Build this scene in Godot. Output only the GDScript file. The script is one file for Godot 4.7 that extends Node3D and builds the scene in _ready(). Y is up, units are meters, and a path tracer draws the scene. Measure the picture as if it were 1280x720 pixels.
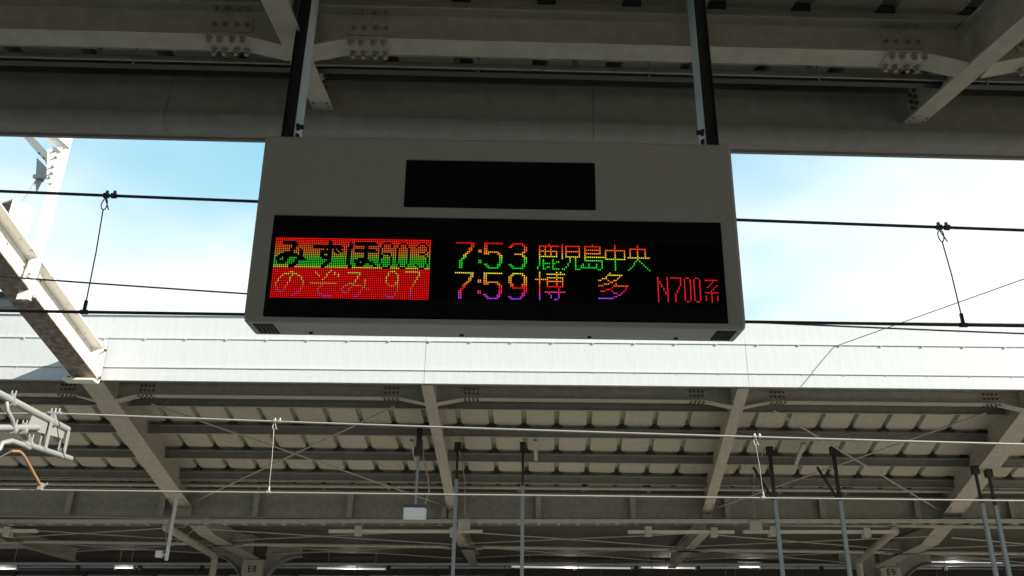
extends Node3D

var M := {}
var taken := {}
var noise_tex := {}

# ---------------------------------------------------------------- setting up
func _ready():
	var cam := Camera3D.new()
	cam.name = "camera"
	cam.fov = 36.24
	cam.near = 0.05
	cam.far = 900.0
	cam.transform = Transform3D(Basis(Vector3.RIGHT, deg_to_rad(23.8)) * Basis(Vector3(0, 0, 1), deg_to_rad(0.8)), Vector3(0, 1.6, 0))
	add_child(cam)
	cam.current = true

	var env := Environment.new()
	env.background_mode = Environment.BG_SKY
	env.tonemap_mode = Environment.TONE_MAPPER_LINEAR
	env.tonemap_exposure = 2.6
	env.sdfgi_enabled = true
	env.ssao_enabled = true
	env.ssil_enabled = true
	var sky := Sky.new()
	var sm := PanoramaSkyMaterial.new()
	sm.panorama = ImageTexture.create_from_image(sky_image())
	sky.sky_material = sm
	env.sky = sky
	var we := WorldEnvironment.new()
	we.name = "world_environment"
	we.environment = env
	add_child(we)

	var sun := DirectionalLight3D.new()
	sun.name = "sun"
	sun.light_energy = 1.3
	sun.light_angular_distance = 0.5
	sun.light_color = Color(1.0, 0.95, 0.87)
	sun.shadow_enabled = true
	add_child(sun)
	sun.look_at_from_position(Vector3.ZERO, Vector3(-2.0, -1.15, -1.0), Vector3.UP)

	materials()
	ground()
	sky_blocker_wall()
	own_roof()
	far_roof()
	far_background()
	gantry()
	departure_sign()
	hangers()
	catenary()
	cantilever()
	far_fittings()


func sky_image() -> Image:
	var w := 1024
	var h := 512
	var im := Image.create(w, h, false, Image.FORMAT_RGBF)
	var n1 := FastNoiseLite.new()
	n1.seed = 11
	n1.noise_type = FastNoiseLite.TYPE_SIMPLEX_SMOOTH
	n1.fractal_octaves = 5
	n1.frequency = 1.5
	var n2 := FastNoiseLite.new()
	n2.seed = 29
	n2.noise_type = FastNoiseLite.TYPE_SIMPLEX_SMOOTH
	n2.fractal_octaves = 4
	n2.frequency = 6.0
	for j in h:
		var el := PI * (0.5 - (j + 0.5) / h)
		for i in w:
			var az := ((i + 0.5) / w - 0.5) * TAU
			var d := Vector3(sin(az) * cos(el), sin(el), -cos(az) * cos(el))
			var c := Color(0.40, 0.46, 0.50)
			if el > 0.0:
				var t := clampf(el / 0.95, 0.0, 1.0)
				c = Color(0.235, 0.42, 0.43).lerp(Color(0.075, 0.185, 0.305), pow(t, 0.95))
				# thin veils of cloud, drawn out along the sky like cirrus
				var q := Vector3(d.x * 0.8, d.y * 2.0, d.z * 0.8) / (0.4 + maxf(d.y, 0.0)) + Vector3(18.28, -17.91, 12.76)
				var f := n1.get_noise_3dv(q * 0.7057) * 1.08 + n2.get_noise_3dv(q * 0.35 + Vector3(3, 0, 5)) * 0.22
				var cover := smoothstep(-0.28, 0.42, f + 0.45 - el * 0.352)
				c = c.lerp(Color(0.41, 0.44, 0.44), cover)
			else:
				c = Color(0.34, 0.42, 0.44).lerp(Color(0.10, 0.10, 0.10), clampf(-el / 0.15, 0.0, 1.0))
			im.set_pixel(i, j, c)
	return im


# ---------------------------------------------------------------- materials
func noise(key: String, freq: float, lo: Color, hi: Color, sd: int, at0 := 0.25, at1 := 0.75) -> NoiseTexture2D:
	if noise_tex.has(key):
		return noise_tex[key]
	var n := FastNoiseLite.new()
	n.seed = sd
	n.frequency = freq
	n.noise_type = FastNoiseLite.TYPE_SIMPLEX_SMOOTH
	n.fractal_octaves = 5
	var t := NoiseTexture2D.new()
	t.width = 512
	t.height = 512
	t.seamless = true
	t.noise = n
	var g := Gradient.new()
	g.offsets = PackedFloat32Array([at0, at1])
	g.colors = PackedColorArray([lo, hi])
	t.color_ramp = g
	noise_tex[key] = t
	return t


func paint(key: String, linear: Color, rough: float, metal := 0.0, tex: Texture2D = null, tex_scale := 0.8) -> StandardMaterial3D:
	var m := StandardMaterial3D.new()
	m.resource_name = key
	m.albedo_color = linear.linear_to_srgb()
	m.roughness = rough
	m.metallic = metal
	m.cull_mode = BaseMaterial3D.CULL_DISABLED
	if tex:
		m.albedo_texture = tex
		m.uv1_triplanar = true
		m.uv1_world_triplanar = true
		m.uv1_scale = Vector3.ONE * tex_scale
	M[key] = m
	return m


func materials():
	var grime := noise("grime", 0.012, Color(0.93, 0.925, 0.91), Color(1, 1, 1), 3)
	var fine := noise("fine", 0.05, Color(0.93, 0.925, 0.92), Color(1, 1, 1), 8)
	var rusty := noise("rusty", 0.016, Color(0.42, 0.24, 0.15), Color(1, 1, 1), 21, 0.10, 0.24)
	var m := paint("cream", Color(0.435, 0.41, 0.35), 0.55, 0.0, grime)
	m = paint("cream_old", Color(0.30, 0.287, 0.265), 0.6, 0.0, grime)
	for k in 5:
		var v: float = [1.0, 0.95, 1.03, 0.91, 0.98][k]
		m = paint("deck_%d" % k, Color(0.47 * v, 0.45 * v, (0.375 - 0.006 * k) * v), 0.6, 0.0, grime if k % 2 else fine, 0.5 + 0.13 * k)
	m = paint("bracket", Color(0.03, 0.028, 0.026), 0.7)
	m = paint("fascia", Color(0.50, 0.545, 0.585), 0.42, 0.0, noise("streak", 0.02, Color(0.972, 0.976, 0.98), Color(1, 1, 1), 5), 0.5)
	m.uv1_scale = Vector3(1.4, 0.13, 1.4)
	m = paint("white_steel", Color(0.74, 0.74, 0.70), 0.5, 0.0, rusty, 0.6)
	m = paint("brown_steel", Color(0.27, 0.25, 0.23), 0.7, 0.0, noise("brown_mottle", 0.02, Color(0.72, 0.64, 0.58), Color(1, 1, 1), 41, 0.2, 0.8), 0.7)  # mottled grey-brown for the gantry's bottom flanges
	m = paint("rod_skylit", Color(0.52, 0.62, 0.68), 0.4, 0.0, fine, 2.0)  # reflected sky put into the colour of the rods' inner faces
	m = paint("trim", Color(0.46, 0.49, 0.51), 0.5)
	m = paint("pale_steel", Color(0.24, 0.255, 0.26), 0.45, 0.1, fine, 2.0)
	m = paint("white_clean", Color(0.72, 0.74, 0.74), 0.45, 0.0, fine)
	m = paint("galv", Color(0.255, 0.285, 0.305), 0.45, 0.2, fine, 2.0)
	m = paint("galv_dark", Color(0.06, 0.06, 0.065), 0.55, 0.2, fine, 2.0)
	m = paint("near_black", Color(0.012, 0.012, 0.013), 0.6)  # near-black for hanger rod webs and the upper pole tubes
	m = paint("bolt", Color(0.30, 0.26, 0.20), 0.5, 0.1)
	m = paint("bolt_rust", Color(0.13, 0.08, 0.05), 0.7)
	m = paint("sign_body", Color(0.47, 0.45, 0.42), 0.42, 0.0, noise("speck", 0.09, Color(0.92, 0.92, 0.91), Color(1, 1, 1), 14), 2.0)
	m = paint("black_glass", Color(0.004, 0.004, 0.0045), 0.16)
	m.metallic_specular = 0.3
	m = paint("vent", Color(0.01, 0.01, 0.01), 0.7)
	m = paint("wire", Color(0.03, 0.032, 0.045), 0.5, 0.3)
	m = paint("wire_dull", Color(0.10, 0.10, 0.115), 0.5, 0.3)
	m = paint("wire_bright", Color(0.30, 0.29, 0.275), 0.4, 0.3)
	m = paint("copper", Color(0.27, 0.165, 0.095), 0.5, 0.2)
	m = paint("porcelain", Color(0.10, 0.42, 0.27), 0.25)
	m = paint("concrete", Color(0.44, 0.44, 0.43), 0.9, 0.0, fine, 0.3)
	m = paint("asphalt", Color(0.10, 0.098, 0.094), 0.9, 0.0, fine, 0.3)
	m = paint("paving", Color(0.55, 0.55, 0.53), 0.9, 0.0, fine, 0.3)
	m = paint("slab", Color(0.42, 0.41, 0.385), 0.9, 0.0, fine, 0.3)
	m = paint("blocker_grey", Color(0.26, 0.26, 0.255), 0.9, 0.0, grime)
	m = paint("ballast", Color(0.07, 0.068, 0.064), 0.95, 0.0, noise("stone", 0.12, Color(0.55, 0.53, 0.50), Color(1, 1, 1), 31), 1.2)
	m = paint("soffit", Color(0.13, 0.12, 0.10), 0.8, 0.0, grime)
	m = paint("band_blue", Color(0.40, 0.46, 0.46), 0.5, 0.0, fine)
	m = paint("number", Color(0.02, 0.02, 0.02), 0.7)
	m = paint("dark_wall", Color(0.07, 0.07, 0.07), 0.8, 0.0, fine)
	m = StandardMaterial3D.new()
	m.resource_name = "tube_light"
	m.albedo_color = Color(0.9, 0.9, 0.9)
	m.emission_enabled = true
	m.emission = Color(1.0, 0.98, 0.94)
	m.emission_energy_multiplier = 0.14
	M["tube_light"] = m
	m = paint("pane", Color(0.25, 0.32, 0.34), 0.08)


# ---------------------------------------------------------------- naming
func numbered(called: String, parent: Node) -> String:
	var key := "%d/%s" % [parent.get_instance_id(), called]
	var n: int = taken.get(key, 0)
	taken[key] = n + 1
	return called if n == 0 else "%s_%03d" % [called, n]


func thing(called: String, label: String, category: String, group := "", at := Vector3.ZERO) -> Node3D:
	var o := Node3D.new()
	o.name = numbered(called, self)
	o.position = at
	o.set_meta("label", label)
	o.set_meta("category", category)
	if group:
		o.set_meta("group", group)
	add_child(o, true)
	return o


func put(called: String, st: SurfaceTool, mat: String, parent: Node) -> MeshInstance3D:
	var o := MeshInstance3D.new()
	o.name = numbered(called, parent)
	o.mesh = st.commit()
	o.material_override = M[mat]
	parent.add_child(o, true)
	return o


func stuff(o: Node3D) -> Node3D:
	o.set_meta("kind", "stuff")
	return o


func structure(called: String, st: SurfaceTool, mat: String) -> MeshInstance3D:
	var o := put(called, st, mat, self)
	o.set_meta("kind", "structure")
	return o


# ---------------------------------------------------------------- shapes
func mb() -> SurfaceTool:
	var st := SurfaceTool.new()
	st.begin(Mesh.PRIMITIVE_TRIANGLES)
	return st


func tri(st: SurfaceTool, a: Vector3, b: Vector3, c: Vector3, n: Vector3):
	if (b - a).cross(c - a).dot(n) > 0.0:
		var t := b
		b = c
		c = t
	for p: Vector3 in [a, b, c]:
		st.set_normal(n)
		st.add_vertex(p)


func quad(st: SurfaceTool, a: Vector3, b: Vector3, c: Vector3, d: Vector3, n: Vector3):
	tri(st, a, b, c, n)
	tri(st, a, c, d, n)


func box(st: SurfaceTool, lo: Vector3, hi: Vector3):
	var c := (lo + hi) / 2.0
	var s := (hi - lo).abs()
	beam(st, c - Vector3(0, 0, s.z / 2.0), c + Vector3(0, 0, s.z / 2.0), rect(s.x, s.y, 0.0, -s.y / 2.0), Vector3.UP)


# a straight member from a to b: the outline's x runs sideways, its y along up
func beam(st: SurfaceTool, a: Vector3, b: Vector3, outline: PackedVector2Array, up: Vector3):
	var d := (b - a).normalized()
	var side := d.cross(up).normalized()
	var u := side.cross(d).normalized()
	var area := 0.0
	var n := outline.size()
	for i in n:
		area += outline[i].cross(outline[(i + 1) % n])
	var flip := -1.0 if area < 0.0 else 1.0
	for i in n:
		var p := outline[i]
		var q := outline[(i + 1) % n]
		var e := (q - p).normalized()
		var nn := (side * e.y - u * e.x) * flip
		var pa := side * p.x + u * p.y
		var qa := side * q.x + u * q.y
		quad(st, a + pa, a + qa, b + qa, b + pa, nn)
	var idx := Geometry2D.triangulate_polygon(outline)
	for k in range(0, idx.size(), 3):
		var v: Array[Vector3] = []
		for j in 3:
			var p2 := outline[idx[k + j]]
			v.append(side * p2.x + u * p2.y)
		tri(st, a + v[0], a + v[1], a + v[2], -d)
		tri(st, b + v[0], b + v[1], b + v[2], d)


# a flat convex plate: corners pts, thickness along ext
func plate(st: SurfaceTool, pts: Array, ext: Vector3):
	var n: Vector3 = ext.normalized()
	var mid := Vector3.ZERO
	for p: Vector3 in pts:
		mid += p / pts.size()
	for i in pts.size():
		var p: Vector3 = pts[i]
		var q: Vector3 = pts[(i + 1) % pts.size()]
		var o := (q - p).cross(n).normalized()
		if o.dot((p + q) / 2.0 - mid) < 0.0:
			o = -o
		quad(st, p, q, q + ext, p + ext, o)
		if i > 0 and i < pts.size() - 1:
			tri(st, pts[0], p, q, -n)
			tri(st, pts[0] + ext, p + ext, q + ext, n)


func rect(w: float, h: float, x0 := 0.0, y0 := 0.0) -> PackedVector2Array:
	return PackedVector2Array([Vector2(x0 - w / 2, y0), Vector2(x0 + w / 2, y0), Vector2(x0 + w / 2, y0 + h), Vector2(x0 - w / 2, y0 + h)])


# an I section whose underside lies at y0
func isec(w: float, h: float, tf: float, tw: float, y0 := 0.0) -> PackedVector2Array:
	var a := w / 2
	var b := tw / 2
	return PackedVector2Array([Vector2(-a, y0), Vector2(a, y0), Vector2(a, y0 + tf), Vector2(b, y0 + tf), Vector2(b, y0 + h - tf), Vector2(a, y0 + h - tf), Vector2(a, y0 + h), Vector2(-a, y0 + h), Vector2(-a, y0 + h - tf), Vector2(-b, y0 + h - tf), Vector2(-b, y0 + tf), Vector2(-a, y0 + tf)])


# a channel whose web stands at x = 0 and whose flanges point to +x (or -x with w negative)
func csec(w: float, h: float, t: float, y0 := 0.0) -> PackedVector2Array:
	var s := signf(w)
	return PackedVector2Array([Vector2(0, y0), Vector2(w, y0), Vector2(w, y0 + t), Vector2(s * t, y0 + t), Vector2(s * t, y0 + h - t), Vector2(w, y0 + h - t), Vector2(w, y0 + h), Vector2(0, y0 + h)])


# an I section without its bottom flange
func tsec(w: float, h: float, tf: float, tw: float) -> PackedVector2Array:
	var a := w / 2
	var b := tw / 2
	return PackedVector2Array([Vector2(-b, tf), Vector2(b, tf), Vector2(b, h - tf), Vector2(a, h - tf), Vector2(a, h), Vector2(-a, h), Vector2(-a, h - tf), Vector2(-b, h - tf)])


func lsec(w: float, h: float, t: float) -> PackedVector2Array:
	return PackedVector2Array([Vector2(0, 0), Vector2(w, 0), Vector2(w, t), Vector2(t, t), Vector2(t, h), Vector2(0, h)])


func tube(st: SurfaceTool, pts: Array, r: float, sides := 8, capped := true):
	var n := pts.size()
	var rings := []
	var dirs := []
	var right := Vector3.ZERO
	for i in n:
		var d: Vector3 = (pts[mini(i + 1, n - 1)] - pts[maxi(i - 1, 0)]).normalized()
		if i == 0:
			right = d.cross(Vector3.UP if absf(d.y) < 0.9 else Vector3.RIGHT).normalized()
		else:
			right = (right - d * right.dot(d)).normalized()
		var up := right.cross(d)
		var ring := []
		for k in sides:
			var a := TAU * k / sides
			ring.append(right * cos(a) + up * sin(a))
		rings.append(ring)
		dirs.append(d)
	for i in n - 1:
		for k in sides:
			var k2 := (k + 1) % sides
			var vs := [[i, k], [i + 1, k2], [i + 1, k], [i, k], [i, k2], [i + 1, k2]]
			for v in vs:
				var o: Vector3 = rings[v[0]][v[1]]
				st.set_normal(o)
				st.add_vertex(pts[v[0]] + o * r)
	if capped:
		for e in [0, n - 1]:
			var nn: Vector3 = -dirs[0] if e == 0 else dirs[n - 1]
			for k in range(1, sides - 1):
				tri(st, pts[e] + rings[e][0] * r, pts[e] + rings[e][k] * r, pts[e] + rings[e][k + 1] * r, nn)


func rod(st: SurfaceTool, a: Vector3, b: Vector3, r: float, sides := 8):
	tube(st, [a, b], r, sides)


func bolt(st: SurfaceTool, at: Vector3, n: Vector3, r: float, h: float):
	tube(st, [at - n * 0.004, at + n * h * 0.35], r * 1.5, 8)
	tube(st, [at + n * h * 0.35, at + n * h], r, 6)


# ---------------------------------------------------------------- ground
func ground():
	var st := mb()
	box(st, Vector3(-300, -1.6, -300), Vector3(300, -1.3, 300))
	structure("ground", st, "ballast")
	st = mb()
	box(st, Vector3(-90, -1.3, -4.3), Vector3(90, 0, 24))
	structure("platform_floor", st, "paving")
	st = mb()
	box(st, Vector3(-90, -1.3, -33), Vector3(90, 0, -15.0))
	structure("platform_floor", st, "concrete")
	st = mb()
	box(st, Vector3(-90, -1.3, -9.4), Vector3(90, -1.12, -4.4))
	structure("track_slab", st, "slab")
	st = mb()
	box(st, Vector3(-90, -1.3, -14.4), Vector3(90, -1.12, -11.8))
	structure("track_slab", st, "asphalt")


func sky_blocker_wall():  # unseen wall, added to keep sky and back light off the roofs
	var w := thing("sky_blocker_wall", "tall plain grey wall added unseen behind the near platform to block sky light", "wall")
	var st := mb()
	box(st, Vector3(-90, 0, 20), Vector3(90, 13, 20.4))
	put("wall_face", st, "blocker_grey", w)


# ---------------------------------------------------------------- the roof over the camera
var own := Transform3D(Basis(Vector3.UP, deg_to_rad(1.0)), Vector3.ZERO)

func own_bottom(z: float) -> float:   # underside of a rafter
	return 5.3 + (-z - 5.3) * 0.194


func own_roof():
	var o := thing("platform_roof", "dark cream steel platform roof overhead that the departure board hangs from", "roof")
	o.transform = own
	var rx := [-9.78, -5.53, -1.28, 2.98, 7.23]
	var zi := 0.4
	# edge girder: face, rolled gutter lip, underside, unseen upstand raised to block sky
	var g := mb()
	var prof := PackedVector2Array([Vector2(-5.30, 5.569), Vector2(-5.30, 5.268), Vector2(-5.322, 5.268), Vector2(-5.322, 5.257), Vector2(-5.281, 5.255)])
	for k in 7:
		var a := PI * 0.5 * k / 6.0
		prof.append(Vector2(-5.278 - 0.078 * (1.0 - cos(a)), 5.234 - 0.078 * sin(a)))
	for p in [Vector2(-5.40, 5.149), Vector2(-5.405, 5.162), Vector2(-5.525, 5.196), Vector2(-5.525, 5.178), Vector2(-5.556, 5.181), Vector2(-5.556, 6.9), Vector2(-5.51, 6.9), Vector2(-5.51, 5.569)]:
		prof.append(p)
	var prof2 := PackedVector2Array()
	for p in prof:
		prof2.append(Vector2(p.x + 5.0, p.y))
	# along +x the outline's x axis points to +z
	for seg in [[-24.0, -12.01], [-12.0, -2.4], [-2.396, 0.66], [0.664, 7.2], [7.204, 24.0]]:
		var sg := mb()
		beam(sg, Vector3(seg[0], 0, -5.0), Vector3(seg[1], 0, -5.0), prof2, Vector3.UP)
		put("edge_girder", sg, "cream_old", o)
	# rafters
	for i in rx.size():
		var x: float = rx[i]
		var st := mb()
		var a := Vector3(x, own_bottom(-5.288), -5.288)
		var b := Vector3(x, own_bottom(zi), zi)
		beam(st, a, b, isec(0.145, 0.30, 0.016, 0.014), Vector3.UP)
		var rf := put("rafter", st, "cream", o)
		# end plate bolts on the web and on the flange
		var bs := mb()
		for sgn in [-1.0, 1.0]:
			for k in 8:
				var p := Vector3(x + sgn * 0.008, own_bottom(-5.22) + 0.05 + 0.055 * (k % 4), -5.22 + 0.06 * (k / 4))
				bolt(bs, p, Vector3(sgn, 0, 0), 0.011, 0.022)
		stuff(put("bolt", bs, "bolt_rust", rf))
		var fs := mb()
		for k in 4:
			var z := -5.235 + 0.055 * (k / 2)
			bolt(fs, Vector3(x + (0.048 if k % 2 == 0 else -0.048), own_bottom(z), z), Vector3.DOWN, 0.006, 0.006)
		stuff(put("flange_bolt", fs, "bolt_rust", rf))
	# purlin with haunched ends at every rafter
	var zp := -4.46
	var yb := 5.205
	var yt := 5.462
	for i in range(-1, rx.size()):
		var x0: float = rx[i] if i >= 0 else rx[0] - 4.25
		var x1: float = rx[i + 1] if i + 1 < rx.size() else rx[i] + 4.25
		var st := mb()
		beam(st, Vector3(x0 + 0.44, yb, zp), Vector3(x1 - 0.44, yb, zp), isec(0.155, yt - yb, 0.014, 0.01), Vector3.UP)
		put("purlin", st, "cream", o)
		for e in 2:
			var xr: float = x0 if e == 0 else x1
			var s := 1.0 if e == 0 else -1.0
			var h := mb()
			var low := own_bottom(zp) - 0.004
			var pa := Vector3(xr + s * 0.075, low, zp)
			var pb := Vector3(xr + s * 0.36, yb, zp)
			var pc := Vector3(xr + s * 0.438, yb, zp)
			# web, inclined flange, level flange, top flange
			plate(h, [Vector3(pa.x, low + 0.012, zp - 0.005), Vector3(pb.x, yb + 0.012, zp - 0.005), Vector3(pc.x, yb + 0.012, zp - 0.005), Vector3(pc.x, yt - 0.012, zp - 0.005), Vector3(pa.x, yt - 0.012, zp - 0.005)], Vector3(0, 0, 0.01))
			for sg in [[pa, pb], [pb, pc]]:
				var q0: Vector3 = sg[0] if s > 0 else sg[1]
				var q1: Vector3 = sg[1] if s > 0 else sg[0]
				beam(h, q0, q1, rect(0.155, 0.014), Vector3.UP)
			beam(h, Vector3(minf(pa.x, pc.x), yt - 0.014, zp), Vector3(maxf(pa.x, pc.x), yt - 0.014, zp), rect(0.155, 0.014), Vector3.UP)
			var hn := put("haunch", h, "cream", o)
			# splice plates and their bolts
			var sp := mb()
			plate(sp, [Vector3(xr + s * 0.30, yb + 0.075, zp + 0.005), Vector3(xr + s * 0.56, yb + 0.075, zp + 0.005), Vector3(xr + s * 0.56, yb + 0.185, zp + 0.005), Vector3(xr + s * 0.30, yb + 0.185, zp + 0.005)], Vector3(0, 0, 0.008))
			plate(sp, [Vector3(xr + s * 0.29, yb - 0.008, zp - 0.075), Vector3(xr + s * 0.57, yb - 0.008, zp - 0.075), Vector3(xr + s * 0.57, yb - 0.008, zp + 0.075), Vector3(xr + s * 0.29, yb - 0.008, zp + 0.075)], Vector3(0, 0.0075, 0))
			put("splice_plate", sp, "cream", hn)
			var bs := mb()
			for k in 4:
				var bx: float = xr + s * [0.335, 0.40, 0.475, 0.54][k]
				bolt(bs, Vector3(bx, yb + 0.13, zp + 0.013), Vector3(0, 0, 1), 0.011, 0.024)
				bolt(bs, Vector3(bx, yt - 0.016, zp + 0.045), Vector3.DOWN, 0.011, 0.026)
				for zz in [-0.045, 0.045]:
					bolt(bs, Vector3(bx, yb - 0.008, zp + zz * 1.25), Vector3.DOWN, 0.0145, 0.042)
			stuff(put("bolt", bs, "bolt", hn))
	# packing rail between purlin and roof panels
	var pk := mb()
	beam(pk, Vector3(-22, 5.495, -4.44), Vector3(22, 5.495, -4.44), csec(-0.06, 0.062, 0.004), Vector3.UP)
	put("packing_rail", pk, "cream_old", o)
	var cl := mb()
	for k in 60:
		var x := -16.0 + 0.55 * k
		box(cl, Vector3(x - 0.03, 5.462, -4.5), Vector3(x + 0.03, 5.496, -4.45))
	stuff(put("packing_clip", cl, "cream_old", o))
	# folded roof panels
	for k in 62:
		var x := -17.05 + 0.55 * k
		var st := mb()
		fold(st, Vector3(x, own_bottom(-5.54) + 0.45, -5.54), Vector3(x, own_bottom(zi) + 0.45, zi), 0.55, 0.43, 0.13)
		put("roof_panel", st, "deck_%d" % ((k * 7 + k / 3) % 5), o)
		var br := mb()
		box(br, Vector3(x + 0.215, 5.565, -4.5), Vector3(x + 0.335, 5.62, -4.43))
		put("panel_bracket", br, "bracket", o)
	# the far side of the roof, behind the camera
	var back := mb()
	beam(back, Vector3(0, own_bottom(zi) + 0.45, zi), Vector3(0, own_bottom(zi) + 0.45, 2.2), rect(46, 0.08), Vector3.UP)
	beam(back, Vector3(0, own_bottom(zi) + 0.45, 2.2), Vector3(0, 6.3, 12.0), rect(46, 0.08), Vector3.UP)
	put("roof_slab", back, "deck_1", o)

	# cable rack hung behind the purlin
	var r := thing("cable_rack", "thin grey cable rack running along the roof edge above the departure board", "cable rack")
	r.transform = own
	var z := -4.75
	var a := mb()
	beam(a, Vector3(-20, 5.28, z), Vector3(20, 5.28, z), csec(-0.012, 0.036, 0.004), Vector3.UP)
	put("rail", a, "cream_old", r)
	a = mb()
	beam(a, Vector3(-20, 5.372, z), Vector3(20, 5.372, z), csec(-0.015, 0.03, 0.004), Vector3.UP)
	put("rail", a, "cream_old", r)
	a = mb()
	box(a, Vector3(-20, 5.292, z - 0.11), Vector3(20, 5.31, z - 0.06))
	put("cable_bundle", a, "galv_dark", r)
	for k in 26:
		var x := -9.75 + 0.787 * k
		a = mb()
		box(a, Vector3(x - 0.017, 5.297, z - 0.03), Vector3(x + 0.017, 5.371, z - 0.008))
		put("post", a, "cream_old", r)
	a = mb()
	for k in 18:
		var x := -9.2 + 1.13 * k
		tube(a, [Vector3(x, 5.60, z + 0.012), Vector3(x, 5.24, z + 0.012)], 0.005, 6)
	stuff(put("tie_wire", a, "cream_old", r))


# one folded panel: a flat pan and half a raised rib on either side, seen from below
func fold(st: SurfaceTool, a: Vector3, b: Vector3, pitch: float, pan: float, rise: float):
	var h := pitch / 2.0
	var p := pan / 2.0
	var t := 0.006
	var s := (h - p) * 0.3
	var o := PackedVector2Array([Vector2(-h, rise), Vector2(-p - s, rise), Vector2(-p, 0), Vector2(p, 0), Vector2(p + s, rise), Vector2(h, rise), Vector2(h, rise + t), Vector2(p + s - t, rise + t), Vector2(p - t, t), Vector2(-p + t, t), Vector2(-p - s + t, rise + t), Vector2(-h, rise + t)])
	beam(st, a, b, o, Vector3.UP)


# ---------------------------------------------------------------- the roof over the tracks' far side
var far_rx := [-12.7, -7.3, -1.45, 4.02, 9.25, 14.7]
var far_heavy := [false, true, false, false, true, false]

func fb(d: float) -> float:   # underside of a rafter, d metres in from the eaves
	return 6.2 - 0.287 * d


func fx(i: int, d: float) -> float:
	return far_rx[i] + 0.038 * d


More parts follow.
